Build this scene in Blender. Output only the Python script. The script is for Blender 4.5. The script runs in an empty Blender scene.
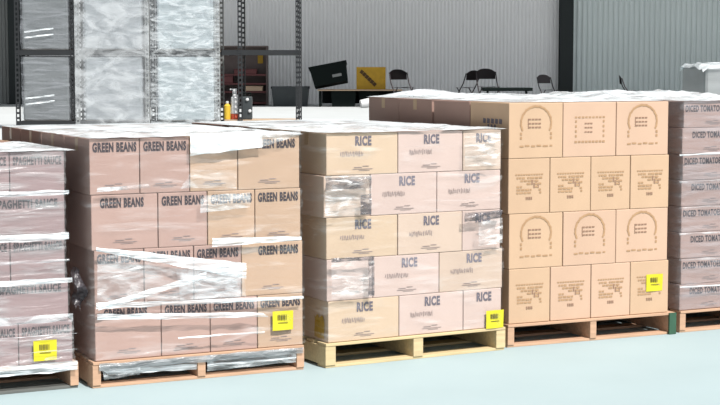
import bpy, bmesh, math, random
from mathutils import Vector, Matrix, noise

# ------------------------------------------------------------------ camera, sky, sun, exposure
SC = bpy.context.scene
COL = SC.collection
R = math.radians
F, HZ, H = 1585.0, 66.0, 1.70            # focal length in pixels, horizon row, eye height
PITCH = math.atan((202.5 - HZ) / F)
cam_d = bpy.data.cameras.new('camera')
cam_d.sensor_width = 36.0
cam_d.lens = F / 720.0 * 36.0
cam_d.clip_end = 300
cam = bpy.data.objects.new('camera', cam_d)
COL.objects.link(cam)
cam.location = (0, 0, H)
cam.rotation_euler = (math.pi / 2 - PITCH, 0, 0)
SC.camera = cam

world = bpy.data.worlds.new('world')
SC.world = world
world.use_nodes = True
bg = world.node_tree.nodes['Background']
# sky: brighter on the sun's side, deeper away from it
wn, wl = world.node_tree.nodes, world.node_tree.links
wtc = wn.new('ShaderNodeTexCoord'); wdot = wn.new('ShaderNodeVectorMath'); wdot.operation = 'DOT_PRODUCT'
wdot.inputs[1].default_value = (0.55, -0.72, 0.42)
wmr = wn.new('ShaderNodeMapRange'); wmr.inputs['From Min'].default_value = -0.5; wmr.inputs['From Max'].default_value = 1.0
wmr.inputs['To Min'].default_value = 0.02; wmr.inputs['To Max'].default_value = 0.62
wl.new(wtc.outputs['Generated'], wdot.inputs[0]); wl.new(wdot.outputs['Value'], wmr.inputs['Value'])
wl.new(wmr.outputs['Result'], bg.inputs['Strength'])
bg.inputs['Color'].default_value = (0.88, 0.94, 1.0, 1)

SUN_EL = 54.0
SUN_H = Vector((0.60, -0.80))
sun_d = bpy.data.lights.new('sun', 'SUN')
sun_d.energy = 3.9
sun_d.angle = R(0.6)
sun_d.color = (1.0, 0.965, 0.93)
sun = bpy.data.objects.new('sun', sun_d)
COL.objects.link(sun)
sdir = Vector((SUN_H.x * math.cos(R(SUN_EL)), SUN_H.y * math.cos(R(SUN_EL)), math.sin(R(SUN_EL))))
sun.rotation_euler = sdir.to_track_quat('Z', 'Y').to_euler()
sun.location = (4, -4, 9)

SC.view_settings.view_transform = 'Standard'
SC.view_settings.look = 'None'
SC.view_settings.gamma = 1
SC.view_settings.use_curve_mapping = False
SC.view_settings.exposure = 0.86

random.seed(7)
DOCK = 0.82                               # height of the raised floor behind

# ------------------------------------------------------------------ helpers
def bp(x, y, Y):
    """world point on the vertical plane at distance Y seen at pixel x, y (used for reading positions)"""
    c, s = math.cos(PITCH), math.sin(PITCH)
    dx, dy = (x - 360) / F, (202.5 - y) / F
    d = Vector((dx, c + dy * s, -s + dy * c))
    t = Y / d.y
    return Vector((d.x * t, Y, H + d.z * t))

def lin(c):
    return tuple((v / 255 / 12.92 if v / 255 <= 0.04045 else ((v / 255 + 0.055) / 1.055) ** 2.4) for v in c) + (1,)

MATS = {}
ALB = 0.55      # colours below are read off a bright exposure; real reflectances are lower
def mat(name, rgb, rough=0.8, var=0.06, scale=6.0, bump=0.0, metal=0.0, spec=0.3, randobj=0.0, stretch=(1, 1, 1), alb=ALB):
    if name in MATS: return MATS[name]
    m = bpy.data.materials.new(name); m.use_nodes = True
    nt = m.node_tree; N = nt.nodes; L = nt.links
    b = N['Principled BSDF']
    b.inputs['Roughness'].default_value = rough
    b.inputs['Metallic'].default_value = metal
    b.inputs['Specular IOR Level'].default_value = spec
    tc = N.new('ShaderNodeTexCoord'); mp = N.new('ShaderNodeMapping')
    mp.inputs['Scale'].default_value = stretch
    nz = N.new('ShaderNodeTexNoise'); nz.inputs['Scale'].default_value = scale; nz.inputs['Detail'].default_value = 4
    L.new(tc.outputs['Object'], mp.inputs['Vector']); L.new(mp.outputs['Vector'], nz.inputs['Vector'])
    hsv = N.new('ShaderNodeHueSaturation')
    c0 = lin(rgb)
    hsv.inputs['Color'].default_value = (c0[0] * alb, c0[1] * alb, c0[2] * alb, 1)
    mr = N.new('ShaderNodeMapRange')
    mr.inputs['From Min'].default_value = 0.25; mr.inputs['From Max'].default_value = 0.75
    mr.inputs['To Min'].default_value = 1 - var; mr.inputs['To Max'].default_value = 1 + var
    L.new(nz.outputs['Fac'], mr.inputs['Value'])
    if randobj:
        oi = N.new('ShaderNodeObjectInfo'); mr2 = N.new('ShaderNodeMapRange')
        mr2.inputs['To Min'].default_value = 1 - randobj; mr2.inputs['To Max'].default_value = 1 + randobj
        L.new(oi.outputs['Random'], mr2.inputs['Value'])
        mu = N.new('ShaderNodeMath'); mu.operation = 'MULTIPLY'
        L.new(mr.outputs['Result'], mu.inputs[0]); L.new(mr2.outputs['Result'], mu.inputs[1])
        L.new(mu.outputs[0], hsv.inputs['Value'])
    else:
        L.new(mr.outputs['Result'], hsv.inputs['Value'])
    L.new(hsv.outputs['Color'], b.inputs['Base Color'])
    if bump:
        bm = N.new('ShaderNodeBump'); bm.inputs['Strength'].default_value = bump; bm.inputs['Distance'].default_value = 0.01
        L.new(nz.outputs['Fac'], bm.inputs['Height']); L.new(bm.outputs['Normal'], b.inputs['Normal'])
    MATS[name] = m
    return m

def film_mat(name, lo, hi, thr=0.5, stretch=(2, 2, 16), tint=(236, 242, 244), rough=0.22):
    if name in MATS: return MATS[name]
    m = bpy.data.materials.new(name); m.use_nodes = True
    nt = m.node_tree; N = nt.nodes; L = nt.links
    for n in list(N):
        if n.type == 'BSDF_PRINCIPLED': N.remove(n)
    out = [n for n in N if n.type == 'OUTPUT_MATERIAL'][0]
    tc = N.new('ShaderNodeTexCoord'); mp = N.new('ShaderNodeMapping'); mp.inputs['Scale'].default_value = stretch
    mp.inputs['Rotation'].default_value = (0.05, 0.04, 0)
    nz = N.new('ShaderNodeTexNoise'); nz.inputs['Scale'].default_value = 1.0; nz.inputs['Detail'].default_value = 5; nz.inputs['Distortion'].default_value = 1.1
    L.new(tc.outputs['Object'], mp.inputs['Vector']); L.new(mp.outputs['Vector'], nz.inputs['Vector'])
    mr = N.new('ShaderNodeMapRange'); mr.interpolation_type = 'SMOOTHSTEP'
    mr.inputs['From Min'].default_value = thr - 0.12; mr.inputs['From Max'].default_value = thr + 0.16
    mr.inputs['To Min'].default_value = lo; mr.inputs['To Max'].default_value = hi
    L.new(nz.outputs['Fac'], mr.inputs['Value'])
    tr = N.new('ShaderNodeBsdfTransparent'); tr.inputs['Color'].default_value = (0.96, 0.97, 0.98, 1)
    df = N.new('ShaderNodeBsdfPrincipled'); df.inputs['Base Color'].default_value = lin(tint)
    df.inputs['Roughness'].default_value = rough; df.inputs['Specular IOR Level'].default_value = 0.8
    n2 = N.new('ShaderNodeTexNoise'); n2.inputs['Scale'].default_value = 1.6; n2.inputs['Detail'].default_value = 6; n2.inputs['Distortion'].default_value = 0.8
    L.new(mp.outputs['Vector'], n2.inputs['Vector'])
    bm = N.new('ShaderNodeBump'); bm.inputs['Strength'].default_value = 0.7; bm.inputs['Distance'].default_value = 0.03
    L.new(n2.outputs['Fac'], bm.inputs['Height']); L.new(bm.outputs['Normal'], df.inputs['Normal'])
    mx = N.new('ShaderNodeMixShader')
    L.new(mr.outputs['Result'], mx.inputs['Fac']); L.new(tr.outputs[0], mx.inputs[1]); L.new(df.outputs[0], mx.inputs[2])
    L.new(mx.outputs[0], out.inputs['Surface'])
    MATS[name] = m
    return m

class MB:
    """collects simple solids into one bmesh"""
    def __init__(s): s.bm = bmesh.new()
    def box(s, c, size, rot=None, bev=0.0):
        r = bmesh.ops.create_cube(s.bm, size=1.0)
        vs = r['verts']
        bmesh.ops.scale(s.bm, vec=size, verts=vs)
        if bev:
            es = list({e for v in vs for e in v.link_edges})
            rr = bmesh.ops.bevel(s.bm, geom=es, offset=bev, segments=2, affect='EDGES', profile=0.5)
            vs = list({v for f in rr['faces'] for v in f.verts} | {v for v in vs if v.is_valid})
        M = Matrix.Translation(Vector(c))
        if rot is not None: M = M @ rot
        bmesh.ops.transform(s.bm, matrix=M, verts=vs)
        return s
    def tube(s, a, b, r, seg=10, r2=None):
        a = Vector(a); b = Vector(b); d = b - a
        M = Matrix.Translation((a + b) / 2) @ d.to_track_quat('Z', 'Y').to_matrix().to_4x4()
        bmesh.ops.create_cone(s.bm, cap_ends=True, segments=seg, radius1=r, radius2=r if r2 is None else r2, depth=d.length, matrix=M)
        return s
    def path(s, pts, r, seg=8):
        for a, b in zip(pts[:-1], pts[1:]): s.tube(a, b, r, seg)
        for p in pts[1:-1]:
            bmesh.ops.create_uvsphere(s.bm, u_segments=seg, v_segments=6, radius=r, matrix=Matrix.Translation(Vector(p)))
        return s
    def lathe(s, prof, c=(0, 0, 0), seg=20, M=None):
        rings = []
        M = M or Matrix.Identity(4)
        for r, z in prof:
            rings.append([s.bm.verts.new(M @ Vector((c[0] + r * math.cos(2 * math.pi * k / seg), c[1] + r * math.sin(2 * math.pi * k / seg), c[2] + z))) for k in range(seg)])
        for A, B in zip(rings[:-1], rings[1:]):
            for k in range(seg):
                s.bm.faces.new((A[k], A[(k + 1) % seg], B[(k + 1) % seg], B[k]))
        s.bm.faces.new(rings[0][::-1]); s.bm.faces.new(rings[-1])
        return s
    def quad(s, pts):
        s.bm.faces.new([s.bm.verts.new(p) for p in pts]); return s
    def grid(s, fn, nu, nv, closed=False):
        V = [[s.bm.verts.new(fn(i / nu, j / nv)) for i in range(nu + (0 if closed else 1))] for j in range(nv + 1)]
        for j in range(nv):
            for i in range(nu):
                i2 = (i + 1) % nu if closed else i + 1
                s.bm.faces.new((V[j][i], V[j][i2], V[j + 1][i2], V[j + 1][i]))
        return s
    def mesh(s, name, m, smooth=False):
        bmesh.ops.recalc_face_normals(s.bm, faces=s.bm.faces)
        me = bpy.data.meshes.new(name); s.bm.to_mesh(me); s.bm.free()
        me.materials.append(m)
        if smooth:
            for p in me.polygons: p.use_smooth = True
        return me
    def build(s, name, m, parent=None, loc=None, rot=0, smooth=False):
        return place(name, s.mesh(name, m, smooth), parent, loc, rot)

def place(name, me, parent=None, loc=None, rot=0):
    o = bpy.data.objects.new(name, me); COL.objects.link(o)
    if parent: o.parent = parent
    if loc is not None: o.location = loc
    if rot: o.rotation_euler = (0, 0, rot)
    return o

def tag(o, label, cat, group=None):
    o['label'] = label; o['category'] = cat
    if group: o['group'] = group
    return o

def thing(name, label, cat, loc=(0, 0, 0), rot=0, group=None):
    o = bpy.data.objects.new(name, None); COL.objects.link(o)
    o.empty_display_size = 0.1
    o.location = loc; o.rotation_euler = (0, 0, rot)
    return tag(o, label, cat, group)

def struct(o):
    o['kind'] = 'structure'; return o

def copy_tree(o, parent=None):
    c = o.copy(); COL.objects.link(c); c.parent = parent
    for ch in list(o.children): copy_tree(ch, c)
    return c

class Frame:
    def __init__(s, c, deg):
        s.c = Vector((c[0], c[1])); s.a = R(deg)
        s.u = Vector((math.cos(s.a), math.sin(s.a))); s.n = Vector((-math.sin(s.a), math.cos(s.a)))
    def P(s, t, d, z):
        p = s.c + s.u * t + s.n * d
        return Vector((p.x, p.y, z))

# ------------------------------------------------------------------ materials
M_floor = mat('sunlit_concrete', (193, 213, 216), 0.75, 0.03, 1.5, 0.05)
M_dock = mat('dock_concrete', (226, 230, 230), 0.8, 0.04, 1.0)
M_wall = mat('grey_metal_siding', (222, 221, 220), 0.55, 0.03, 0.4, alb=1.0)
M_wall2 = mat('greenish_metal_siding', (204, 212, 210), 0.55, 0.05, 0.5, alb=0.95)
M_wall3 = mat('shade_toned_siding', (120, 122, 120), 0.6, 0.04, 0.5, alb=1.0)  # left section of the siding, its shading put into a darker colour
M_col = mat('dark_green_steel', (22, 34, 34), 0.5, 0.08, 3)
M_ceil = mat('shade_roof_underside', (150, 150, 150), 0.8)
M_wood = mat('pallet_wood', (228, 186, 154), 0.8, 0.14, 9, 0.2, stretch=(0.5, 6, 6))
M_wood2 = mat('pale_pallet_wood', (240, 216, 168), 0.8, 0.14, 9, 0.2, stretch=(0.5, 6, 6))
M_green = mat('green_painted_wood', (70, 112, 88), 0.7, 0.15, 12)
M_wgrey = mat('grey_board_wood', (122, 124, 120), 0.8, 0.14, 9, stretch=(0.5, 6, 6))  # plain darker grey for one front bottom board
M_box = {'beans2': mat('carton_golden_tan', (226, 190, 160), 0.75, 0.05, 4, randobj=0.04),
         'rice2': mat('carton_golden_cream', (239, 209, 178), 0.75, 0.05, 4, randobj=0.03),
         'rice3': mat('carton_rosy_cream', (239, 211, 198), 0.75, 0.05, 4, randobj=0.03),
         'print2': mat('carton_pinkish_tan', (236, 199, 171), 0.75, 0.05, 4, randobj=0.03),
         'sauce': mat('carton_pale_mauve', (186, 156, 154), 0.75, 0.04, 5, randobj=0.04),
         'beans': mat('carton_mauve_tan', (210, 174, 160), 0.75, 0.05, 4, randobj=0.07),
         'rice': mat('carton_cream_pink', (238, 210, 188), 0.75, 0.05, 4, randobj=0.05),
         'print': mat('carton_orange_tan', (234, 198, 164), 0.75, 0.05, 4, randobj=0.03),
         'tomato': mat('carton_mauve_beige', (200, 170, 160), 0.75, 0.04, 4, randobj=0.06),
         'rear': mat('carton_plain_brown', (190, 156, 142), 0.75, 0.05, 4, randobj=0.05)}
M_ink = mat('grey_printing_ink', (84, 74, 78), 0.8, 0.1, 40)
M_ink3 = mat('pale_grey_printing_ink', (150, 142, 152), 0.8, 0.2, 60)
M_ink4 = mat('mid_grey_printing_ink', (130, 121, 130), 0.8, 0.2, 60)
M_ink2 = mat('faint_grey_ink', (176, 156, 150), 0.8, 0.15, 40)
M_olive = mat('ochre_printing_ink', (206, 166, 126), 0.8, 0.15, 30)
M_olive2 = mat('brown_printing_ink', (176, 140, 116), 0.8, 0.15, 30)
M_tape = mat('tan_packing_tape', (216, 182, 142), 0.3, 0.05, 10)
M_yel = mat('yellow_paper', (250, 238, 56), 0.7, 0.04, 10)
M_lined = mat('dark_print', (120, 110, 60), 0.8)
M_steel = mat('dark_grey_steel', (60, 62, 64), 0.5, 0.1, 8, metal=0.3)
M_steelw = mat('pale_grey_steel', (150, 152, 150), 0.5, 0.1, 8)
M_black = mat('black_plastic', (10, 22, 20), 0.7, 0.1, 8, spec=0.12)
M_dark = mat('dark_grey_plastic', (70, 76, 78), 0.5, 0.08, 8)
M_chair = mat('dark_brown_steel', (66, 58, 60), 0.5, 0.08, 8)
M_board = mat('particle_board', (226, 196, 166), 0.8, 0.08, 30)
M_white = mat('white_plastic', (240, 240, 240), 0.4, 0.03, 8)
M_red = mat('red_plastic', (214, 96, 70), 0.4)
M_amber = mat('amber_yellow', (214, 168, 44), 0.6, 0.12, 14)
M_umber = mat('dark_umber', (92, 66, 30), 0.7, 0.1, 14)
M_brown = mat('grey_brown_board', (118, 104, 100), 0.7, 0.1, 6)
M_maroon = mat('dull_maroon', (116, 66, 66), 0.7, 0.1, 6)
M_bale_shade = mat('film_wrapped_shade_toned', (150, 154, 154), 0.35, 0.16, 2.2, 0.5, stretch=(1.0, 1.0, 4.0), spec=0.6, alb=0.42)  # leftmost bales: shade on the rack put into a darker grey
M_bale_lit = mat('film_wrapped_lit_toned', (206, 216, 216), 0.35, 0.12, 2.2, 0.5, stretch=(1.0, 1.0, 2.0), spec=0.6)  # rightmost bales: stronger light put into a paler copy
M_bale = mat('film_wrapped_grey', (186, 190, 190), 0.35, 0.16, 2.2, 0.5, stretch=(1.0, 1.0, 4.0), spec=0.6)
FILM_H = film_mat('stretch_film_heavy', 0.10, 0.46, 0.52, tint=(198, 200, 200))
FILM_M = film_mat('stretch_film_medium', 0.08, 0.28, 0.54, tint=(176, 180, 186))
FILM_L = film_mat('stretch_film_light', 0.02, 0.2, 0.62)
FILM_W = film_mat('stretch_film_bunched', 0.3, 0.85, 0.5, (3, 3, 40))
FILM_T = film_mat('stretch_film_top', 0.4, 0.95, 0.45, (3, 3, 6))
FILM_G = film_mat('stretch_film_loose', 0.15, 0.62, 0.52, (6, 6, 16), tint=(214, 220, 222))
FILM_R = film_mat('stretch_film_rack', 0.12, 0.42, 0.5, (2.5, 2.5, 5), tint=(214, 218, 220))
FILM_D = film_mat('stretch_film_smoky', 0.4, 0.85, 0.5, (8, 8, 18), tint=(72, 68, 72))
FILM_K = film_mat('stretch_film_grey', 0.6, 0.9, 0.5, (6, 6, 20), tint=(136, 140, 142))
FILM_V = film_mat('stretch_film_veil', 0.06, 0.34, 0.5, (5, 5, 16))
FILM_C = film_mat('stretch_film_crumple', 0.1, 0.8, 0.58, (5, 5, 22), tint=(226, 224, 222))

# ------------------------------------------------------------------ setting
struct(MB().box((0, 7.0, -0.1), (60, 18, 0.2)).build('floor', M_floor))
struct(MB().box((0, 28.5, DOCK / 2 - 0.05), (60, 25.0, DOCK + 0.1)).build('floor', M_dock))
WY = 37.0
def corr(name, x0, x1, y, pitch, dep, z1, m):
    n = int((x1 - x0) / pitch) * 6
    b = MB()
    ps = []
    for i in range(n + 1):
        x = x0 + (x1 - x0) * i / n
        ph = (i % 6) / 6.0
        off = {0: 0, 1: 0, 2: 1, 3: 1, 4: 1, 5: 0}[i % 6]
        ps.append((x, y - dep * off))
    b.grid(lambda u, v: (ps[round(u * n)][0], ps[round(u * n)][1], DOCK + v * (z1 - DOCK)), n, 1)
    b.box(((x0 + x1) / 2, y + 0.12, (z1 + DOCK) / 2), (x1 - x0, 0.16, z1 - DOCK))
    return struct(b.build(name, m))
cxr = bp(566.5, 60, WY - 0.3).x; cxl = bp(15, 60, WY - 0.3).x
corr('wall_back', cxl, cxr, WY, 0.085, 0.02, 6.4, M_wall)
corr('wall_right', cxr, 22.0, WY, 0.12, 0.03, 6.4, M_wall2)
corr('wall_left', -22.0, cxl, WY, 0.085, 0.02, 6.4, M_wall3)
for k, cx in enumerate((cxl, cxr)):
    b = MB()                                  # rolled steel column: two flanges and a web
    b.box((cx, WY - 0.28, (6.4 + DOCK) / 2), (0.31, 0.02, 6.4 - DOCK))
    b.box((cx, WY - 0.05, (6.4 + DOCK) / 2), (0.31, 0.02, 6.4 - DOCK))
    b.box((cx, WY - 0.165, (6.4 + DOCK) / 2), (0.02, 0.21, 6.4 - DOCK))
    b.box((cx, WY - 0.17, DOCK + 0.01), (0.42, 0.3, 0.02))
    o = b.build('trim_%d' % (k + 1), M_col); struct(o)
struct(MB().box((0, 35.6, 6.5), (44, 9.0, 0.2)).build('shade_roof', M_ceil))  # unseen roof, added to shade the back wall and rear floor

# ------------------------------------------------------------------ lettering and prints
TXT = {}
def text_mesh(s, w, h, m, bold=0.0):
    k = (s, round(w, 3), round(h, 3), m.name)
    if k in TXT: return TXT[k]
    cu = bpy.data.curves.new('lettering', 'FONT'); cu.body = s; cu.size = 1.0; cu.resolution_u = 3; cu.offset = bold; cu.space_character = 1.12
    cu.fill_mode = 'FRONT'
    ob = bpy.data.objects.new('lettering', cu); COL.objects.link(ob)
    dg = bpy.context.evaluated_depsgraph_get(); dg.update()
    me = bpy.data.meshes.new_from_object(ob.evaluated_get(dg))
    bpy.data.objects.remove(ob)
    xs = [v.co.x for v in me.vertices]; ys = [v.co.y for v in me.vertices]
    x0, x1, y0, y1 = min(xs), max(xs), min(ys), max(ys)
    for v in me.vertices:
        v.co = Vector(((v.co.x - (x0 + x1) / 2) / (x1 - x0) * w, 0, (v.co.y - (y0 + y1) / 2) / (y1 - y0) * h))
    me.materials.clear(); me.materials.append(m)
    TXT[k] = me
    return me

def bars(rects, m, name):
    """small printed marks: each rect (x, z, w, h, angle)"""
    b = MB()
    for i, (x, z, w, h, a) in enumerate(rects):
        c, s = math.cos(a), math.sin(a)
        b.quad([(x + px * c - pz * s, -0.0002 * (i % 3), z + px * s + pz * c) for px, pz in ((-w / 2, -h / 2), (w / 2, -h / 2), (w / 2, h / 2), (-w / 2, h / 2))])
    return b.mesh(name, m)

def scribble(w, h, n, seed):
    rd = random.Random(seed); out = []
    x = -w / 2
    while x < w / 2:
        ww = rd.uniform(0.3, 1.0) * w / n
        out.append((x + ww / 2, rd.uniform(-0.1, 0.1) * h, ww * 0.55, h * rd.uniform(0.5, 1.0), rd.uniform(-0.25, 0.25)))
        x += ww * 1.25
    return out

ARCH = []
for k in range(25):
    a = math.pi * (-0.12 + 1.24 * k / 24)
    ARCH.append((0.105 * math.cos(a), 0.045 + 0.10 * math.sin(a), 0.012, 0.022 + 0.006 * (k % 3), a + math.pi / 2 - math.pi / 2 + 0.2 * (k % 2)))
for z in (-0.02, -0.045): ARCH += [(s * 0.105, z, 0.014, 0.016, 0) for s in (-1, 1)]
ARCH += [(x, -0.095 + zz, w * 0.9, 0.010, 0.0) for x, zz, w in ((-0.10, 0, 0.03), (-0.062, 0.003, 0.035), (-0.02, 0.0, 0.03), (0.02, 0.003, 0.035), (0.065, 0, 0.04), (0.105, 0.002, 0.02))]
ARCH_IN = [(x + 0.0, z, 0.018, 0.009, 0) for z in (0.06, 0.035, 0.012) for x in (-0.035, -0.012, 0.011, 0.034)] + [(-0.045, 0.035, 0.005, 0.06, 0)]
rd = random.Random(3)
PANEL = [(-0.09 + k * 0.018, 0.062, 0.013, 0.008, 0) for k in range(11)]
for j in range(6):
    x = -0.088
    while x < 0.085:
        w = rd.uniform(0.006, 0.03)
        if rd.random() < 0.8: PANEL.append((x + w / 2, 0.042 - j * 0.018, w, 0.011, 0))
        x += w + 0.005
PANEL_IN = [(-0.02 + 0.012 * k, -0.082, 0.008, 0.018, 0.1) for k in range(4)] + [(0.02 + k * 0.014, 0.015 - 0.02 * (k % 2), 0.009, 0.03, 0) for k in range(4)]
FLAT = [(-0.10 + 0.2 * k / 8, 0.075, 0.016, 0.010, 0) for k in range(9)] + [(-0.1, z, 0.012, 0.014, 0) for z in (0.05, 0.02, -0.01, -0.04)] + [(0.1, z, 0.012, 0.014, 0) for z in (0.05, 0.02, -0.01, -0.04)] + [(-0.10 + 0.2 * k / 8, -0.075, 0.018, 0.012, 0) for k in range(9)]
FLAT_IN = [(x, z, 0.016, 0.008, 0) for z in (0.03, 0.005, -0.022) for x in (-0.02, 0.0, 0.02)]

ME_ARCH = bars(ARCH, M_olive, 'arch_print'); ME_ARCHI = bars(ARCH_IN, M_olive2, 'small_print')
ME_PANEL = bars(PANEL, M_olive, 'panel_print'); ME_PANELI = bars(PANEL_IN, M_olive2, 'small_print')
ME_FLAT = bars(FLAT, M_olive, 'panel_print'); ME_FLATI = bars(FLAT_IN, M_olive2, 'small_print')
ME_SCRIB = [bars(scribble(0.15, 0.032, 14, k), M_ink2, 'script_print') for k in range(4)]
ME_LINE = [bars([(0, 0, 0.13, 0.0035, 0.0), (-0.03, 0.010, 0.05, 0.004, 0), (0.02, 0.016, 0.04, 0.004, 0), (0.01, -0.008, 0.07, 0.003, 0)], M_ink2, 'line_print')]
ME_SIDE = bars([(-0.10 + 0.05 * k, 0.02, 0.035, 0.03, 0.1) for k in range(5)] + [(-0.03 + 0.04 * k, -0.02, 0.025, 0.04, 0) for k in range(3)], M_ink4, 'side_print')
_b = MB()
_b.grid(lambda u, v: ((u - .5) * 0.124, -0.001 - 0.002 * math.sin(u * 5 + v * 3), (v - .5) * 0.108), 6, 5)
ME_TAG = _b.mesh('yellow_label', M_yel)
ME_TAGP = bars([(x, 0.018, w, 0.03, 0) for x, w in ((-0.03, 0.004), (-0.022, 0.006), (-0.013, 0.003), (-0.006, 0.006), (0.003, 0.003), (0.010, 0.005), (0.02, 0.003))] + [(0, -0.012, 0.06, 0.004, 0)], M_lined, 'barcode_print')

# ------------------------------------------------------------------ cartons
BOX = {}
def box_mesh(w, d, h, kind):
    k = (round(w, 3), round(d, 3), round(h, 3), kind)
    if k in BOX: return BOX[k]
    b = MB(); b.box((0, 0, h / 2), (w, d, h), bev=0.004)
    # the two closed top flaps meet in a shallow raised seam
    b.box((0, 0, h + 0.0005), (w - 0.03, 0.004, 0.001))
    BOX[k] = b.mesh('carton', M_box[kind]); return BOX[k]
TAPE = {}
def tape_mesh(w, d, h):
    k = (round(w, 3), round(d, 3), round(h, 3))
    if k in TAPE: return TAPE[k]
    b = MB(); b.box((0, 0, h + 0.0018), (w * 0.98, 0.05, 0.001)); b.box((-w / 2 - 0.0006, 0, h - 0.035), (0.001, 0.05, 0.07)); b.box((w / 2 + 0.0006, 0, h - 0.035), (0.001, 0.05, 0.07))
    TAPE[k] = b.mesh('packing_tape', M_tape); return TAPE[k]

ORD = ['first', 'second', 'third', 'fourth', 'fifth', 'sixth', 'seventh', 'eighth']
def carton(fr, s0, s1, d0, d1, z, h, kind, label, group, jit=0.004, top=False):
    g = 0.0042
    w, d = s1 - s0 - g, d1 - d0 - g
    o = place('carton', box_mesh(w, d, h - 0.0015, kind))
    j = random.uniform(-jit, jit) * 0.4
    o.location = fr.P((s0 + s1) / 2, (d0 + d1) / 2 + j, z + 0.001)
    o.rotation_euler = (0, 0, fr.a)
    tag(o, label, 'cardboard box', group)
    if top: place('packing_tape', tape_mesh(w, d, h - 0.0015), o)
    return o, w, d

def front(o, me, d, x, z, name, off=0.002):
    c = place(name, me, o); c.location = (x, -d / 2 - off, z); return c

def rowname(i, n):
    return 'top layer' if i == n - 1 else 'bottom layer' if i == 0 else ORD[n - 1 - i] + ' layer down'

def colname(k, n):
    if n == 3: return ['leftmost', 'middle', 'rightmost'][k] + ' of three'
    return ['leftmost of four', 'second from left', 'third from left', 'rightmost of four'][k]

# ------------------------------------------------------------------ pallets
def pallet(fr, label, m, w=1.22, dep=1.02, hh=0.14, group=None, strw=0.042, green=False, greybot=False):
    t = thing('wooden_pallet', label, 'pallet', fr.P(w / 2, dep / 2, 0), fr.a, group)
    for k in range(7):
        bw = 0.11 if k in (0, 6) else 0.09
        y = -dep / 2 + bw / 2 + (dep - bw) * k / 6 if k not in (0, 6) else (-dep / 2 + bw / 2 if k == 0 else dep / 2 - bw / 2)
        MB().box((0, y, hh - 0.008), (w - random.uniform(0, .006), bw, 0.016), bev=0.002).build('deck_board', m, t)
    for k in range(4):
        y = -dep / 2 + 0.06 + (dep - 0.12) * k / 3
        MB().box((0, y, 0.0075), (w - random.uniform(0, .008), 0.10, 0.015), bev=0.002).build('bottom_board', M_wgrey if greybot and k == 0 else m, t)
    for k, x in enumerate((-w / 2 + strw / 2, 0, w / 2 - strw / 2)):
        so = MB().box((x, 0, (hh - 0.001) / 2 - 0.0005), (strw, dep - 0.006, hh - 0.016 * 2), bev=0.002).build('stringer', m, t)
        if green and k == 2:
            po = MB().box((x - 0.001, -dep / 2 - 0.004, hh / 2), (0.052, 0.014, hh - 0.004)).build('painted_end_block', M_green, t)
            po['label'] = 'green painted end block'
    return t

PH = 0.141
ST = {}
# each stack: corner on the ground, angle, layer height, layers, seams of the front face, inset of each layer
P = {
 'sauce': dict(c=(-1.489 - 1.22 * math.cos(R(26.5)), 8.284 - 1.22 * math.sin(R(26.5))), a=26.5, lh=0.2230, n=5,
      A=(0, .29, .58, .87, 1.16), B=(0, .36, .75, 1.16), ins=(0.020, 0.040, 0.055, 0.052, 0.050)),
 'beans': dict(c=(-1.410, 8.258), a=25.8, lh=0.2945, n=4,
      A=(0, .275, .555, .832, 1.20), B=(0, .368, .648, .925, 1.20), ins=(0.018, 0.018, 0.006, 0.0)),
 'rice': dict(c=(-0.192, 8.821), a=29.0, lh=0.2365, n=5,
      A=(0, .465, .905, 1.175), B=(0, .30, .745, 1.19), ins=(0.02, 0.012, 0.010, -0.006, 0.010)),
 'print': dict(c=(0.8955, 9.479), a=24.6, lh=0.3345, n=4,
      A=(0, .38, .765, 1.155), B=(0, .292, .585, .875, 1.165), ins=(0.01, 0.008, 0.0, 0.0)),
 'tomato': dict(c=(2.045, 10.020), a=25.5, lh=0.1668, n=8,
      A=(0, .40, .80, 1.2), B=(0, .40, .80, 1.2), ins=(0.0, 0.01, 0.0, 0.005, 0.0, 0.008, 0.0, 0.01)),
}
DESC = {'sauce': ('spaghetti sauce stack at far left', 'SPAGHETTI SAUCE carton under cloudy film'),
        'beans': ('green beans stack', 'mauve tan GREEN BEANS carton'),
        'rice': ('rice stack', 'cream pink RICE carton'),
        'print': ('orange tan stack', 'orange tan carton'),
        'tomato': ('diced tomatoes stack at far right', 'flat DICED TOMATOES carton')}
PAL = {'sauce': 'wooden pallet with grey front bottom board under the spaghetti sauce stack',
       'beans': 'tan wooden pallet under the green beans stack with film in its openings',
       'rice': 'pale yellowish wooden pallet under the rice stack',
       'print': 'wooden pallet with a green right stringer under the orange tan stack',
       'tomato': 'wooden pallet under the diced tomatoes stack at far right'}

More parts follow.
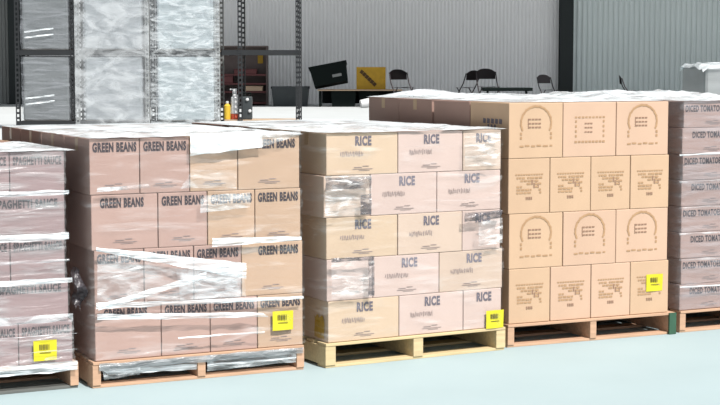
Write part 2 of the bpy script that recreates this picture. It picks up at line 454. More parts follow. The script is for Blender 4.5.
for key, p in P.items():
    fr = Frame(p['c'], p['a']); p['fr'] = fr
    pallet(fr, PAL[key], {'rice': M_wood2}.get(key, M_wood), group='pallets of the front row', strw=0.065 if key == 'rice' else 0.045, green=key == 'print', greybot=key == 'sauce')
    n = p['n']
    for i in range(n):
        # layer 'A' seams for the odd rows counted from the top
        from_top = n - 1 - i
        seams = p['A'] if from_top % 2 == 0 else p['B']
        z = PH + i * p['lh']; ins = p['ins'][i]
        m = len(seams) - 1
        for k in range(m):
            s0, s1 = seams[k] + ins, seams[k + 1] + ins
            if key == 'sauce':   # measured from its right-hand corner
                s0, s1 = 1.22 - 1.16 - p['ins'][i] - 0.005 - (1.16 - 1.16) + seams[k] - 0.0, 1.22 - 1.16 - p['ins'][i] - 0.005 + seams[k + 1]
            for q, (d0, d1) in enumerate(((0.012, 0.50), (0.505, 0.995))):
                top = i == n - 1
                if q == 0:
                    if key == 'print':
                        lab = 'orange tan carton with %s print, %s, %s of its stack' % ('arch or framed' if m == 3 else 'block panel', colname(k, m), rowname(i, n))
                        if m == 3: lab = lab.replace('arch or framed', 'framed' if (k == 1 and i == 3) else 'arched')
                    else:
                        lab = '%s, %s, %s of its stack' % (DESC[key][1], colname(k, m), rowname(i, n))
                else:
                    lab = 'rear-half carton, %s, %s of the %s' % (colname(k, m), rowname(i, n), DESC[key][0].replace(' at far left', '').replace(' at far right', ''))
                kd = key
                if key == 'beans' and (k == 3 or (k == 2 and i >= 2)): kd = 'beans2'
                if key == 'rice': kd = 'rice2' if k == 0 and i % 2 == 0 else 'rice3' if (k + i) % 3 else 'rice'
                if key == 'print' and k in (1, 2) and i != 2: kd = 'print2'
                if key == 'print' and q: kd = 'rear'
                o, w, d = carton(fr, s0, s1, d0, d1, z, p['lh'], kd, lab, 'cartons of the ' + DESC[key][0], top=top and not (key == 'print'))
                if q: continue
                h = p['lh']
                if key == 'beans':
                    front(o, text_mesh('GREEN BEANS', 0.24, 0.052, M_ink, 0.05), d, (0.0 if w < .3 else (-0.015 if k == 0 else 0.035)), h - 0.045, 'printed_lettering')
                    front(o, ME_LINE[0], d, 0.0, 0.04, 'line_print')
                    if i == 0 and k == 3:
                        tg = front(o, ME_TAG, d, 0.006, 0.148, 'yellow_label', 0.02); front(tg, ME_TAGP, 0, 0, 0, 'barcode_print', 0.0036)
                elif key == 'rice':
                    wide = w > 0.35
                    if wide or i % 2 == 0 or k:
                        front(o, text_mesh('RICE', 0.105, 0.056, M_ink3 if i % 2 else M_ink4, 0.05), d, (0.02 if i % 2 else 0.005) if wide else 0.01, h - 0.045, 'printed_lettering')
                    if wide:
                        front(o, ME_SCRIB[(i + k) % 4], d, -0.07, h * 0.5, 'script_print')
                        front(o, ME_LINE[0], d, 0.0, 0.032, 'line_print')
                    if i == 0 and k == 2:
                        tg = front(o, ME_TAG, d, 0.078, 0.052, 'yellow_label', 0.016); front(tg, ME_TAGP, 0, 0, 0, 'barcode_print', 0.0036)
                    if i == 0 and k == 0:
                        b = MB(); b.grid(lambda u, v: (-0.001 - .002 * math.sin(v * 7), (u - .5) * 0.12, (v - .5) * 0.11 + 0.025 * abs(math.sin(u * 7)) * v), 8, 4)
                        tg = b.build('yellow_label', M_amber, o); tg.location = (-w / 2 - 0.003, -d / 2 + 0.10, 0.07); tg['label'] = 'torn amber label on the left side'
                elif key == 'sauce':
                    ww = 0.255 if w < 0.31 else 0.33
                    front(o, text_mesh('SPAGHETTI SAUCE', ww, 0.045, M_ink, 0.04), d, 0.0, h - 0.045, 'printed_lettering')
                    if i == 0 and k == m - 1:
                        tg = front(o, ME_TAG, d, -0.01, 0.075, 'yellow_label', 0.02); front(tg, ME_TAGP, 0, 0, 0, 'barcode_print', 0.0036)
                elif key == 'tomato':
                    dx = -0.036 if i % 2 else 0.03
                    front(o, text_mesh('DICED TOMATOES', 0.30, 0.042, M_ink, 0.03), d, dx, h - 0.045, 'printed_lettering')
                    front(o, ME_LINE[0], d, 0.03, 0.03, 'line_print')
                elif key == 'print':
                    if i == 3 and k == 0:
                        sp = place('side_print', ME_SIDE, o); sp.location = (-w / 2 - 0.0015, -d / 2 + 0.2, 0.2); sp.rotation_euler = (0, 0, math.pi / 2)
                    if m == 3:
                        a, b2 = (ME_FLAT, ME_FLATI) if (k == 1 and i == 3) else (ME_ARCH, ME_ARCHI)
                        front(o, a, d, 0.0, h * 0.50, 'arch_print'); front(o, b2, d, -0.01, h * 0.52, 'small_print')
                    else:
                        front(o, ME_PANEL, d, 0.0, h * 0.52, 'panel_print'); front(o, ME_PANELI, d, 0.0, h * 0.52, 'small_print')
                        if i == 0 and k == 3:
                            tg = front(o, ME_TAG, d, 0.035, 0.195, 'yellow_label', 0.003); front(tg, ME_TAGP, 0, 0, 0, 'barcode_print', 0.0036)

# rear pallets standing directly behind the front row
REAR = {'sauce': (0.0, 5, 0.2230), 'beans': (0.0, 4, 0.2945), 'rice': (0.04, 5, 0.2365), 'print': (0.0, 4, 0.3345), 'tomato': (0.06, 8, 0.1668)}
for key, (sh, n, lh) in REAR.items():
    f0 = P[key]['fr']; D0 = 1.034
    c = f0.P(sh, D0, 0); fr = Frame((c.x, c.y), P[key]['a'])
    P[key]['rear'] = fr
    nm = DESC[key][0]
    pallet(fr, 'wooden pallet of the second row, hidden behind the ' + nm, M_wood, group='pallets of the second row')
    if key == 'tomato': n, lh = 4, 0.3336
    for i in range(n):
        for k in range(2):
            for q, (d0, d1) in enumerate(((0.01, 0.505), (0.51, 1.0))):
                lab = 'plain brown carton behind the %s, %s, %s side, %s half' % (nm, rowname(i, n), ('left', 'right')[k], ('near', 'far')[q])
                lab = lab.replace('spaghetti sauce stack at far left', 'sauce stack').replace('diced tomatoes stack at far right', 'tomato stack')
                o, w, d = carton(fr, 0.012 + 0.592 * k, 0.012 + 0.592 * (k + 1), d0, d1, PH + i * lh, lh, 'rear', lab, 'cartons behind the ' + nm, top=i == n - 1)

# ------------------------------------------------------------------ stretch film
def wrap(key, label, m, z0, z1, amp=0.012, rear=False, off=0.014, seed=0, top=True, mt=None, flare=0.0):
    p = P[key]; fr = p['rear'] if rear else p['fr']
    lo = 0.0 if not rear else 0.01
    n = p['n']
    s0, s1 = (0.0, 1.21) if not rear else (0.008, 1.2)
    d0, d1 = 0.008, 1.003
    per = [(s0, d0), (s1, d0), (s1, d1), (s0, d1)]
    L1, L2 = s1 - s0, d1 - d0; TOT = 2 * (L1 + L2)
    def ring(t, r=0.02):
        x = t * TOT
        if x < L1: return Vector((s0 + x, d0)), Vector((0, -1))
        x -= L1
        if x < L2: return Vector((s1, d0 + x)), Vector((1, 0))
        x -= L2
        if x < L1: return Vector((s1 - x, d1)), Vector((0, 1))
        x -= L1
        return Vector((s0, d1 - x)), Vector((-1, 0))
    def fn(u, v):
        q, nn = ring(u % 1.0)
        z = z0 + (z1 - z0) * v
        i = 0 if rear else max(0, min(n - 1, int((z - PH) / p['lh'])))
        e = 0
        if not rear:
            seams_ins = p['ins'][i]
            if key == 'sauce': seams_ins = -seams_ins
            sr = 1.215 - p['ins'][i] if key == 'sauce' else (p['A'] if (n - 1 - i) % 2 == 0 else p['B'])[-1] + p['ins'][i]
            if nn.y: q = Vector((s0 + (q.x - s0) * (sr - s0) / (s1 - s0), q.y))
            if nn.x > 0: q = Vector(((1.215 - 1.0 * p['ins'][i] if key == 'sauce' else (p['A'] if (n - 1 - i) % 2 == 0 else p['B'])[-1] + p['ins'][i]), q.y))
        nz = noise.noise(Vector((u * 26, z * 22, seed))) * amp + noise.noise(Vector((u * 90, z * 50, seed + 5))) * amp * 0.35
        ex = off + max(-off + 0.005, nz)
        if flare and v < 0.06: ex += flare * (1 - v / 0.06)
        q = q + nn * ex
        return fr.P(q.x, q.y, z)
    b = MB(); b.grid(fn, 170, 70, closed=True)
    o = b.build('stretch_wrap', m, smooth=True)
    tag(o, label, 'plastic wrap', 'stretch film around the loads')
    if top:
        zt = PH + n * p['lh'] + 0.004
        def ft(u, v):
            x = s0 - 0.01 + (s1 - s0 + 0.02) * u; y = d0 - 0.01 + (d1 - d0 + 0.02) * v
            nz = noise.noise(Vector((x * 9, y * 5, seed + 2))) * 0.014 + noise.noise(Vector((x * 30, y * 18, seed))) * 0.006
            e = min(u, 1 - u, v, 1 - v)
            return fr.P(x, y, zt + max(0.002, 0.006 + nz) * min(1, e * 12 + 0.3))
        b = MB(); b.grid(ft, 60, 50)
        b.build('film_cap', mt or FILM_T, o, smooth=True)
    return o

def front_quad(fr, pts, m, parent, dist=0.03, nu=30, nv=8, amp=0.008, seed=1, name='film_band'):
    """sheet on the front face; pts = four (s, z) corners: start low, end low, end high, start high"""
    a, b_, c, d = [Vector(q) for q in pts]
    def fn(u, v):
        q = (a * (1 - u) + b_ * u) * (1 - v) + (d * (1 - u) + c * u) * v
        w = noise.noise(Vector((q.x * 14, q.y * 60, seed))) * amp
        e = min(v, 1 - v) * 2
        qz = q.y + noise.noise(Vector((q.x * 9, seed, v))) * 0.006
        return fr.P(q.x, -dist - 0.004 - w * 1.0 - 0.004 * e, qz)
    bb = MB(); bb.grid(fn, nu, nv)
    return bb.build(name, m, parent, smooth=True)

def f2(key, x, y, d=0.0):
    """pixel on the front face of a stack -> (s, z)"""
    fr = P[key]['fr']
    c, s = math.cos(PITCH), math.sin(PITCH)
    dx, dy = (x - 360) / F, (202.5 - y) / F
    D = Vector((dx, c + dy * s, -s + dy * c))
    C = fr.c - fr.n * d
    # C + s u = t D
    det = fr.u.x * (-D.y) + D.x * fr.u.y
    t = (-(C.x) * (fr.u.y) + (C.y) * fr.u.x) / (D.y * fr.u.x - D.x * fr.u.y)
    q = Vector((D.x * t, D.y * t)) - C
    return (q.dot(fr.u), H + D.z * t)

W = {}
W['sauce'] = wrap('sauce', 'cloudy stretch film wound around the spaghetti sauce stack', FILM_H, 0.125, PH + 5 * 0.223 + 0.004, amp=0.008, seed=1, off=0.007, mt=FILM_T, flare=0.01)
W['beans'] = wrap('beans', 'clear stretch film with bunched white bands around the green beans stack', FILM_L, PH + 0.01, PH + 4 * 0.2945 + 0.004, seed=2, off=0.012, amp=0.01)
W['rice'] = wrap('rice', 'clear crumpled stretch film around the rice stack', FILM_L, PH + 0.01, PH + 5 * 0.2365 + 0.004, seed=3, off=0.012, amp=0.01)
W['tomato'] = wrap('tomato', 'hazy stretch film around the diced tomatoes stack', FILM_M, PH + 0.01, PH + 8 * 0.1668 + 0.004, seed=4, off=0.012, amp=0.012)
W['print'] = None

def band(key, pts, m, dist=0.03, **kw):
    q = [f2(key, x, y, dist) for x, y in pts]
    return front_quad(P[key]['fr'], q, m, W[key], dist, **kw)
# green beans: diagonal and horizontal bunched bands
band('beans', [(96, 251), (246, 279), (246, 263), (96, 247)], FILM_W, 0.032, seed=11)
band('beans', [(180, 300), (246, 296), (242, 266), (176, 270)], FILM_V, 0.04, seed=12)
band('beans', [(98, 311), (206, 278), (206, 272), (98, 305)], FILM_W, 0.036, seed=13)
band('beans', [(96, 309), (303, 299), (303, 296), (96, 303)], FILM_W, 0.028, seed=14)
band('beans', [(97, 320), (268, 317), (262, 312), (97, 314)], FILM_W, 0.034, seed=15)
band('beans', [(97, 302), (240, 298), (240, 262), (97, 254)], FILM_V, 0.024, seed=16)
band('beans', [(178, 339), (264, 333), (264, 331), (178, 337)], FILM_W, 0.03, seed=17)
band('beans', [(190, 156), (262, 147), (262, 131), (190, 134)], FILM_T, 0.022, seed=18)
band('beans', [(262, 147), (300, 135), (300, 131), (262, 131)], FILM_V, 0.022, seed=28)
band('beans', [(96, 192), (112, 191), (110, 187), (97, 188)], FILM_W, 0.02, seed=19)
band('beans', [(104, 191), (150, 188), (148, 184), (110, 187)], FILM_G, 0.018, seed=29)
band('beans', [(180, 188), (236, 188), (236, 170), (192, 170)], FILM_V, 0.02, seed=20)
band('beans', [(212, 247), (301, 240), (301, 236), (212, 238)], FILM_W, 0.022, seed=21)
band('beans', [(200, 213), (250, 207), (250, 192), (200, 196)], FILM_V, 0.022, seed=22)
band('beans', [(104, 380), (140, 374), (140, 366), (102, 370)], FILM_G, -0.02, seed=23)
band('beans', [(108, 375), (198, 369), (198, 363), (102, 370)], FILM_W, -0.02, seed=25)
band('beans', [(207, 371), (301, 361), (301, 353), (207, 360)], FILM_G, -0.02, seed=24)
band('beans', [(207, 367), (301, 358), (301, 356), (207, 364)], FILM_W, -0.015, seed=26)
band('beans', [(99, 371), (303, 353), (303, 347), (99, 364)], FILM_K, 0.004, seed=27, amp=0.003)
# rice: crumpled patches
band('rice', [(325, 216), (371, 214), (371, 175), (325, 176)], FILM_C, 0.03, seed=31, amp=0.02, nv=14)
band('rice', [(325, 190), (371, 188), (371, 176), (325, 178)], FILM_D, 0.034, seed=32)
band('rice', [(360, 215), (371, 214), (371, 194), (360, 195)], FILM_D, 0.034, seed=33)
band('rice', [(331, 299), (373, 296), (373, 257), (331, 258)], FILM_C, 0.03, seed=34, amp=0.02, nv=14)
band('rice', [(368, 296), (374, 296), (374, 256), (368, 257)], FILM_D, 0.034, seed=35)
band('rice', [(331, 262), (373, 260), (373, 256), (331, 258)], FILM_D, 0.034, seed=36)
band('rice', [(464, 222), (500, 218), (502, 210), (464, 213)], FILM_D, 0.03, seed=37)
band('rice', [(478, 246), (502, 243), (502, 218), (478, 222)], FILM_C, 0.032, seed=38)
band('rice', [(464, 166), (500, 166), (500, 132), (464, 134)], FILM_C, 0.03, seed=39, amp=0.015)
# spaghetti sauce: gathered rims on every layer
for y0, y1 in ((196, 190), (241, 233), (263, 259), (284, 278), (323, 314), (373, 362), (336, 334), (352, 350)):
    za = f2('sauce', 60, y0 - 1, 0.03)[1]; zb = f2('sauce', 60, y1, 0.03)[1]
    lay = max(0, min(4, int((za - PH) / 0.223))); se = 1.226 - P['sauce']['ins'][lay]
    front_quad(P['sauce']['fr'], [(0.0, za), (se, za), (se, zb), (0.0, zb)], FILM_W if y0 in (196, 241, 284, 373) else FILM_V, W['sauce'], 0.022, nu=60, nv=5, seed=y0)
# tomatoes: thin gathers
for y0 in (155, 182, 208, 234, 260, 287):
    band('tomato', [(679, y0 + 1), (760, y0 - 3), (760, y0 - 5), (679, y0 - 0.5)], FILM_V if y0 % 2 == 0 else FILM_W, 0.026, seed=y0, nv=4)
# loose film tail between the first two stacks
fr = P['sauce']['fr']
b = MB()
b.grid(lambda u, v: fr.P(1.215 + 0.07 * math.sin(u * 3.1) * (1 - abs(v - .5)), 0.02 + 0.06 * u + 0.03 * math.sin(v * 9), 0.42 + 0.2 * v + 0.02 * math.sin(u * 9)), 10, 14)
b.build('film_tail', FILM_D, W['sauce'], smooth=True)

# loose sheets of film lying over the stacks
def sheet(key, s0, s1, d0, d1, z, label, rear=False, amp=0.03, seed=0, nu=60, nv=40, peak=0.0):
    fr = P[key]['rear'] if rear else P[key]['fr']
    def ft(u, v):
        x = s0 + (s1 - s0) * u; y = d0 + (d1 - d0) * v
        e = min(u, 1 - u, v, 1 - v)
        h = 0.5 + 0.5 * noise.noise(Vector((x * 4, y * 4, seed))) + 0.35 * abs(noise.noise(Vector((x * 13, y * 13, seed))))
        return fr.P(x, y, z + 0.004 + h * amp * min(1, e * 7) + peak * math.exp(-((x - 0.34) / 0.26) ** 2 - ((y - 0.8) / 0.13) ** 2) * min(1, e * 9))
    b = MB(); b.grid(ft, nu, nv)
    o = b.build('film_sheet', FILM_T, smooth=True)
    return tag(o, label, 'plastic wrap')
zt = {k: PH + P[k]['n'] * P[k]['lh'] for k in P}
sheet('print', 0.02, 1.14, 0.03, 0.98, zt['print'], 'white film sheet lying on top of the orange tan stack', seed=41, amp=0.018)
sheet('print', 0.0, 1.17, 0.0, 1.02, zt['print'], 'rumpled white film heaped on the far end of the orange tan stack', rear=True, seed=42, amp=0.03, peak=0.035)
sheet('beans', 0.0, 1.2, 0.0, 1.01, zt['beans'], 'white film sheet on the cartons behind the green beans stack', rear=True, seed=43, amp=0.008)
sheet('rice', 0.0, 1.2, 0.0, 1.01, zt['rice'], 'white film sheet on the cartons behind the rice stack', rear=True, seed=44, amp=0.01)
sheet('tomato', 0.0, 1.2, 0.0, 1.01, zt['tomato'], 'white film sheet on the cartons behind the diced tomatoes stack', rear=True, seed=45, amp=0.05)

# film-wrapped load at far right behind
q = bp(703, 66, 13.6)
t = thing('wrapped_load', 'film-wrapped load with white cap standing behind the diced tomatoes stack', 'pallet load', (q.x + 0.6, 14.1, 0), 0)
MB().box((0, 0, 0.07), (1.2, 1.0, 0.14)).build('pallet_base', M_wood, t)
b = MB(); b.box((0, 0, 0.14 + 0.78), (1.16, 0.96, 1.56), bev=0.03); b.build('wrapped_body', M_bale, t)
b = MB(); b.grid(lambda u, v: ((u - .5) * 1.2, (v - .5) * 1.0, 1.72 + 0.035 * noise.noise(Vector((u * 5, v * 4, 2))) - 0.1 * (max(0, abs(u - .5) - .47) + max(0, abs(v - .5) - .47)) * 12), 30, 24)
b.build('film_cap', FILM_T, t, smooth=True)

# ------------------------------------------------------------------ steel rack on the raised floor
RY = 22.0
pxm = F / RY
def rx(x): return bp(x, 60, RY).x
def post(t, x, y, z1=2.6, m=M_steel):
    b = MB(); w = 0.062
    for s in (-1, 1): b.box((x + s * (w / 2 - 0.008), y, z1 / 2), (0.016, 0.004, z1))
    b.box((x + w / 2 - 0.002, y + 0.02, z1 / 2), (0.004, 0.04, z1))
    z = 0.02
    while z < z1 - 0.02:
        b.box((x, y, z), (w - 0.03, 0.004, 0.03)); z += 0.07
    return b.build('post', m, t)
def rack(x0, x1, label, shelves=(0.12, 1.10, 2.12), board=True, leftpost=None, pm=(None, None), cover=None):
    X0, X1 = rx(x0), rx(x1); cx = (X0 + X1) / 2; w = X1 - X0; dep = 0.6
    t = thing('steel_rack', label, 'shelving rack', (cx, RY + dep / 2, DOCK), 0, 'perforated steel racks')
    for k, x in enumerate((-w / 2 + 0.03 if leftpost is None else rx(leftpost) - cx, w / 2 - 0.03)):
        for y in (-dep / 2, dep / 2): post(t, x, y, m=pm[k] or M_steel)
    if cover:      # film wound once around the whole front of this rack
        b = MB()
        b.grid(lambda u, v: (-w / 2 + w * u, -dep / 2 - 0.03 - 0.012 * noise.noise(Vector((u * 6 + x0, v * 12, 3))), 0.06 + v * 2.5), 40, 60)
        b.build('film_cover', cover, t, smooth=True)
    for z in shelves:
        b = MB()
        for y in (-dep / 2 + 0.01, dep / 2 - 0.01): b.box((0, y, z - 0.035), (w - 0.02, 0.015, 0.07))
        for x in (-w / 2 + 0.06, w / 2 - 0.06): b.box((x, 0, z - 0.035), (0.015, dep - 0.02, 0.07))
        b.build('shelf_beam', M_steel, t)
        MB().box((0, 0, z + (0.008 if leftpost and z < 0.5 else -0.012)), (w - 0.08, dep - 0.04, 0.016)).build('shelf_board', M_board if board else M_steelw, t)
    return t
rack(15, 74.5, 'perforated steel rack holding the leftmost film-wrapped bales')
rack(75, 149.5, 'perforated steel rack holding the middle film-wrapped bales', pm=(M_steelw, M_steelw), cover=FILM_R)
rack(150.5, 220, 'perforated steel rack holding the rightmost film-wrapped bales', pm=(None, M_steelw), cover=FILM_V)
rack(221, 300, 'nearly empty perforated steel rack with bottles on its bottom shelf', leftpost=240)

def bale(x0, x1, z0, z1, label, seed):
    X0, X1 = rx(x0), rx(x1); cx = (X0 + X1) / 2; w = X1 - X0; h = z1 - z0
    t = thing('wrapped_bale', label, 'wrapped bale', (cx, RY + 0.30, DOCK + z0), 0, 'film-wrapped bales on the racks')
    b = MB(); b.box((0, 0, h / 2), (w, 0.56, h), bev=0.03)
    bmesh.ops.subdivide_edges(b.bm, edges=[e for e in b.bm.edges if e.calc_length() > 0.2], cuts=9, use_grid_fill=True)
    for v in b.bm.verts:
        n = noise.noise(Vector((v.co.x * 4, v.co.z * 5, seed))) * 0.012
        if 0.02 < v.co.z < h - 0.02: v.co.y += n; v.co.x += n * 0.6
    b.build('bale_body', M_bale_shade if x0 < 50 else M_bale_lit if x0 > 150 else M_bale, t, smooth=False)
    def fn(u, v):
        a = u * 2 * math.pi
        sx = max(-1, min(1, 1.5 * math.cos(a))); sy = max(-1, min(1, 1.5 * math.sin(a)))
        k = 0.015 + 0.012 * noise.noise(Vector((u * 20, v * 14, seed)))
        return ((w / 2 + k) * sx, (0.28 + k) * sy, 0.01 + v * (h - 0.02))
    b = MB(); b.grid(fn, 80, 30, closed=True); b.build('stretch_film', FILM_M, t, smooth=True)
    for j, z in enumerate((0.3, 0.22)) if seed in (1, 2) else ():
        b = MB(); b.grid(lambda u, v: (-w / 2 + 0.04 + u * w * 0.62, -0.31 - 0.004 * math.sin(u * 20), (z if seed == 1 else z - 0.06) + 0.05 * u + v * 0.022), 12, 2)
        b.build('film_glint', FILM_W, t)  # white strips painted on as specular lines of the film
    return t
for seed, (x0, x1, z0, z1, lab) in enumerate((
    (22, 69, 0.118, 1.02, 'film-wrapped bale toned for shade on the lower shelf, beside the dark column'),
    (22, 69, 1.098, 2.04, 'film-wrapped bale toned for shade with painted glints, upper shelf beside the dark column'),
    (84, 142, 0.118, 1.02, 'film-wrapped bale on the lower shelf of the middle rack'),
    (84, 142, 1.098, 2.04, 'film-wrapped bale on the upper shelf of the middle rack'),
    (157, 214, 0.118, 1.02, 'film-wrapped bale toned for stronger light on the lower shelf next to the bottles'),
    (157, 214, 1.098, 2.04, 'film-wrapped bale toned for stronger light on the upper shelf nearest the empty rack'))):
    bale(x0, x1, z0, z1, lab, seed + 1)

# bottles on the empty rack's bottom shelf
zs = DOCK + 0.1365
t = thing('squeeze_bottle', 'yellow bottle on the bottom shelf of the nearly empty rack', 'bottle', (rx(226), RY + 0.15, zs), 0)
MB().lathe([(0.045, 0), (0.048, 0.01), (0.048, 0.19), (0.02, 0.22), (0.02, 0.225)]).build('bottle_body', mat('bright_yellow', (246, 206, 70), 0.4), t, smooth=False)
MB().lathe([(0.022, 0.225), (0.022, 0.25), (0.01, 0.255)]).build('cap', M_white, t)
t = thing('spray_bottle', 'tall white spray bottle with a red base beside the yellow bottle', 'bottle', (rx(234), RY + 0.15, zs), 0)
MB().lathe([(0.058, 0.08), (0.06, 0.1), (0.058, 0.3), (0.022, 0.36), (0.022, 0.39)]).build('bottle_body', M_white, t)
MB().lathe([(0.056, 0), (0.062, 0.01), (0.062, 0.08)]).build('base_sleeve', M_red, t)
b = MB(); b.box((0, 0, 0.41), (0.045, 0.05, 0.04)); b.box((-0.045, 0, 0.42), (0.05, 0.02, 0.018)); b.box((-0.03, 0, 0.385), (0.01, 0.015, 0.06)); b.build('spray_head', M_white, t)
t = thing('power_pack', 'dark box with two white knobs standing by the rack post', 'electrical box', (rx(246), RY + 0.16, zs), 0)
b = MB(); b.box((0, 0, 0.16), (0.14, 0.16, 0.32), bev=0.015); b.build('case', M_dark, t)
for kx, kz in ((0.01, 0.28), (0.045, 0.12)): MB().lathe([(0.022, 0), (0.022, 0.02), (0.014, 0.025)], M=Matrix.Translation((kx, -0.08, kz)) @ Matrix.Rotation(math.pi / 2, 4, 'X')).build('knob', M_white, t)
b = MB(); b.path([(-0.05, 0, 0.32), (-0.05, 0, 0.37), (0.05, 0, 0.37), (0.05, 0, 0.32)], 0.008); b.build('carry_handle', M_black, t)

# ------------------------------------------------------------------ things along the back wall
BY = 34.6
def X(x, Y=BY): return bp(x, 80, Y).x
# shelf cabinet
x0, x1 = X(208, 35.6), X(268, 35.6); w = x1 - x0; hh = bp(240, 47, 35.6).z - DOCK
t = thing('shelf_cabinet', 'grey-brown open shelf cabinet with maroon shelves behind the racks', 'cabinet', ((x0 + x1) / 2, 35.6, DOCK), 0)
b = MB(); b.box((-w / 2 + 0.015, 0, hh / 2), (0.03, 0.45, hh)); b.box((w / 2 - 0.015, 0, hh / 2), (0.03, 0.45, hh)); b.box((0, 0.215, hh / 2), (w - 0.06, 0.02, hh)); b.box((0, 0, hh + 0.01), (w, 0.45, 0.03)); b.build('carcass', M_brown, t)
for z in (hh - 0.62, hh - 0.82, hh - 1.0, 0.06):
    if z > 0: MB().box((0, -0.01, z), (w - 0.062, 0.40, 0.04)).build('shelf', M_maroon, t)
for (bx, bz, bw, bh, m, nm, lb) in ((0.18, hh - 0.60, 0.5, 0.10, M_maroon, 'storage_box', 'long maroon box on the upper shelf of the brown cabinet'),
                                    (0.36, hh - 0.98, 0.4, 0.10, M_board, 'storage_box', 'tan box on a lower shelf of the brown cabinet'),
                                    (-0.30, hh - 0.80, 0.4, 0.14, M_maroon, 'storage_box', 'maroon box on the left of a middle cabinet shelf')):
    o = MB().box((0, 0, bh / 2), (bw, 0.3, bh), bev=0.01).build(nm, m, None, ((x0 + x1) / 2 + bx, 35.55, DOCK + bz + 0.001)); tag(o, lb, 'box', 'boxes in the brown cabinet')
    MB().box((0, 0, bh + 0.006), (bw + 0.02, 0.32, 0.012)).build('box_lid', m, o)
o = MB().box((0, 0, 0), (0.12, 0.008, 0.24)).build('yellow_card', M_amber, None, (X(260, 35.6), 35.793, bp(260, 58, 35.6).z)); tag(o, 'amber card fixed to the back of the brown cabinet', 'card')

def tote(name, label, x0, x1, z, h, Y, dep, m, cat='storage bin', lid=True, tilt=None):
    a, c = X(x0, Y), X(x1, Y); w = c - a
    t = thing(name, label, cat, ((a + c) / 2, Y, z), 0)
    b = MB(); k = 0.9
    def ring(sx, sy, zz): return [(-sx, -sy, zz), (sx, -sy, zz), (sx, sy, zz), (-sx, sy, zz)]
    rs = [ring(w / 2 * k, dep / 2 * k, 0), ring(w / 2, dep / 2, h), ring(w / 2 - .02, dep / 2 - .02, h), ring(w / 2 * k - .02, dep / 2 * k - .02, 0.02)]
    V = [[b.bm.verts.new(p) for p in r] for r in rs]
    for A, B in zip(V[:-1], V[1:]):
        for i in range(4): b.bm.faces.new((A[i], A[(i + 1) % 4], B[(i + 1) % 4], B[i]))
    b.bm.faces.new(V[0][::-1]); b.bm.faces.new(V[-1])
    b.build('bin_body', m, t)
    b = MB()
    for sx, sy, lx, ly in ((0, -1, w + .03, .03), (0, 1, w + .03, .03), (-1, 0, .03, dep + .03), (1, 0, .03, dep + .03)):
        b.box((sx * w / 2, sy * dep / 2, h), (lx, ly, 0.03))
    b.build('rim', m, t)
    if lid: MB().box((0, 0, h + 0.025), (w + 0.03, dep + 0.03, 0.02), bev=0.005).build('lid', m, t)
    if tilt: t.rotation_euler = tilt
    return t
tote('storage_tote', 'dark grey lidded storage tote on the floor right of the brown cabinet', 272, 309, DOCK, 0.40, 35.0, 0.5, M_dark)
# black base table, tilted bin, yellow crate
t = thing('work_table', 'low table with tan top and black sides under the yellow crate', 'table', (X(360), BY, DOCK), 0)
tw = X(402) - X(318)
MB().box((0, 0.3, 0.20), (X(402) - X(318) - 0.16, 0.015, 0.28)).build('back_panel', M_black, t)
b = MB(); b.box((0.0, 0, 0.36), (tw, 0.7, 0.025), bev=0.004); b.build('table_top', M_board, t)
for sx in (-1, 1):
    for sy in (-1, 1): MB().box((sx * (tw / 2 - 0.05), sy * 0.3, 0.174), (0.05, 0.05, 0.346)).build('leg', M_black, t)
tote('storage_bin', 'black lidded bin under the left end of the tan table', 331, 356, DOCK, 0.32, BY - 0.08, 0.45, M_black)
tote('storage_bin', 'black lidded bin under the tan table beside the white bucket', 358.6, 380, DOCK, 0.30, BY + 0.06, 0.3, M_black)
tb = tote('open_bin', 'large black open bin tipped over on the table against the wall', 313, 350, DOCK + 0.472, 0.42, BY - 0.1, 0.5, M_black, lid=False, tilt=(R(-8), R(-11), 0))
pl = MB().box((0.16, -0.256, 0.15), (0.20, 0.006, 0.06)).build('name_plate', M_steelw, tb); pl['label'] = 'pale plate on the bin front'
t = thing('yellow_crate', 'amber yellow crate with a dark slanting streak on the tan table', 'crate', (X(371), BY + 0.05, DOCK + 0.374), 0)
cw = X(385) - X(356); ch = bp(370, 67, BY).z - DOCK - 0.374
b = MB(); b.box((0, 0.18, ch / 2), (cw, 0.02, ch)); b.box((0, -0.18, ch / 2), (cw, 0.02, ch)); b.box((-cw / 2 + .01, 0, ch / 2), (0.02, 0.34, ch)); b.box((cw / 2 - .01, 0, ch / 2), (0.02, 0.34, ch)); b.box((0, 0, 0.01), (cw - .04, 0.34, 0.02))
for k in range(7): b.box((-cw / 2 + cw * (k + .5) / 7, -0.193, ch / 2), (0.02, 0.01, ch - .04))
b.build('crate_body', M_amber, t)
b = MB()
for k in range(6): b.box((-0.20 + k * 0.055, -0.202, ch * (0.78 - 0.11 * k)), (0.07, 0.006, 0.08), Matrix.Rotation(R(35 + 5 * (k % 2)), 4, 'Y'))
b.build('dark_streak', M_umber, t)
# white bucket lying on its side
t = thing('white_bucket', 'white bucket lying on its side in front of the black bins', 'bucket', (X(366, 33.6), 33.6, DOCK + 0.10), 0)
Mx = Matrix.Rotation(R(80), 4, 'Y') @ Matrix.Rotation(R(-14), 4, 'X')
b = MB(); b.lathe([(0.085, -0.12), (0.10, 0.12), (0.092, 0.12), (0.078, -0.11)], M=Mx); b.build('bucket_body', M_white, t)
b = MB(); pts = [Mx @ Vector((0.102 * math.cos(a), 0.102 * math.sin(a), 0.12 + 0.09 * math.sin(a))) for a in [math.pi * k / 10 for k in range(11)]]; b.path(pts, 0.005); b.build('bucket_handle', M_steelw, t)

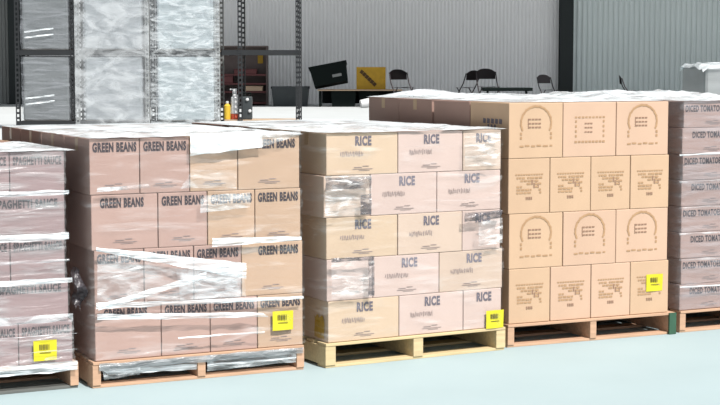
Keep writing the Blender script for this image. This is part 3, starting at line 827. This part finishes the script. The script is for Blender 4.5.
# folding chairs
def make_chair(label):
    t = thing('folding_chair', label, 'chair', (0, 0, 0), 0, 'folding chairs along the back wall')
    # back panel: curved sheet with rounded top
    def fn(u, v):
        x = (u - .5) * 0.42; ht = 0.22 - 0.07 * (2 * abs(u - .5)) ** 2.5
        return (x, 0.20 + 0.03 * (1 - (2 * (u - .5)) ** 2) + 0.02 * v, 0.59 + v * ht)
    b = MB(); b.grid(fn, 16, 5); f = b.bm.faces[:]
    bmesh.ops.solidify(b.bm, geom=f, thickness=0.014); b.build('backrest', M_chair, t, smooth=False)
    def fs(u, v): return ((u - .5) * (0.40 - 0.03 * v), -0.20 + v * 0.36, 0.435 - 0.012 * math.sin(v * 3.1) - 0.006 * math.sin(u * 3.1))
    b = MB(); b.grid(fs, 10, 10); bmesh.ops.solidify(b.bm, geom=b.bm.faces[:], thickness=0.02); b.build('seat', M_chair, t)
    for s in (-1, 1):
        MB().path([(s * 0.22, -0.24, 0.012), (s * 0.22, 0.13, 0.52), (s * 0.215, 0.21, 0.74)], 0.013).build('leg', M_chair, t)
        MB().path([(s * 0.19, 0.24, 0.012), (s * 0.19, -0.10, 0.43)], 0.012).build('leg', M_chair, t)
    MB().tube((-0.22, -0.16, 0.12), (0.22, -0.16, 0.12), 0.009).tube((-0.19, 0.18, 0.09), (0.19, 0.18, 0.09), 0.009).build('stretcher', M_chair, t)
    return t
ch0 = make_chair('')
chairs = [(403, 33.7, 28, 1.0, 'dark folding chair just right of the yellow crate'),
          (466, 34.4, -50, 0.97, 'dark folding chair seen nearly side-on, left of the arched-back one'),
          (489, 33.9, 14, 1.02, 'dark folding chair with arched back behind the low black bench'),
          (549, 34.2, 32, 0.86, 'dark folding chair standing beside the dark steel column'),
          (629, 34.0, 88, 0.84, 'dark folding chair edge-on before the greenish wall')]
for i, (px, Y, rz, sc, lab) in enumerate(chairs):
    o = ch0 if i == 0 else copy_tree(ch0)
    o.location = (X(px, Y), Y, DOCK); o.rotation_euler = (0, 0, R(rz)); o.scale = (sc, sc, sc); o['label'] = lab
# low bench
Yb = 32.9
t = thing('low_bench', 'low black bench in front of the arched-back folding chair', 'bench', (X(507, Yb), Yb, DOCK), 0)
bw = X(532, Yb) - X(482, Yb)
MB().box((0, 0, 0.40), (bw, 0.36, 0.07), bev=0.012).build('bench_top', M_black, t)
for s in (-1, 1):
    for sy in (-1, 1): MB().tube((s * (bw / 2 - .08), sy * 0.14, 0), (s * (bw / 2 - .12), sy * 0.12, 0.37), 0.014).build('leg', M_black, t)
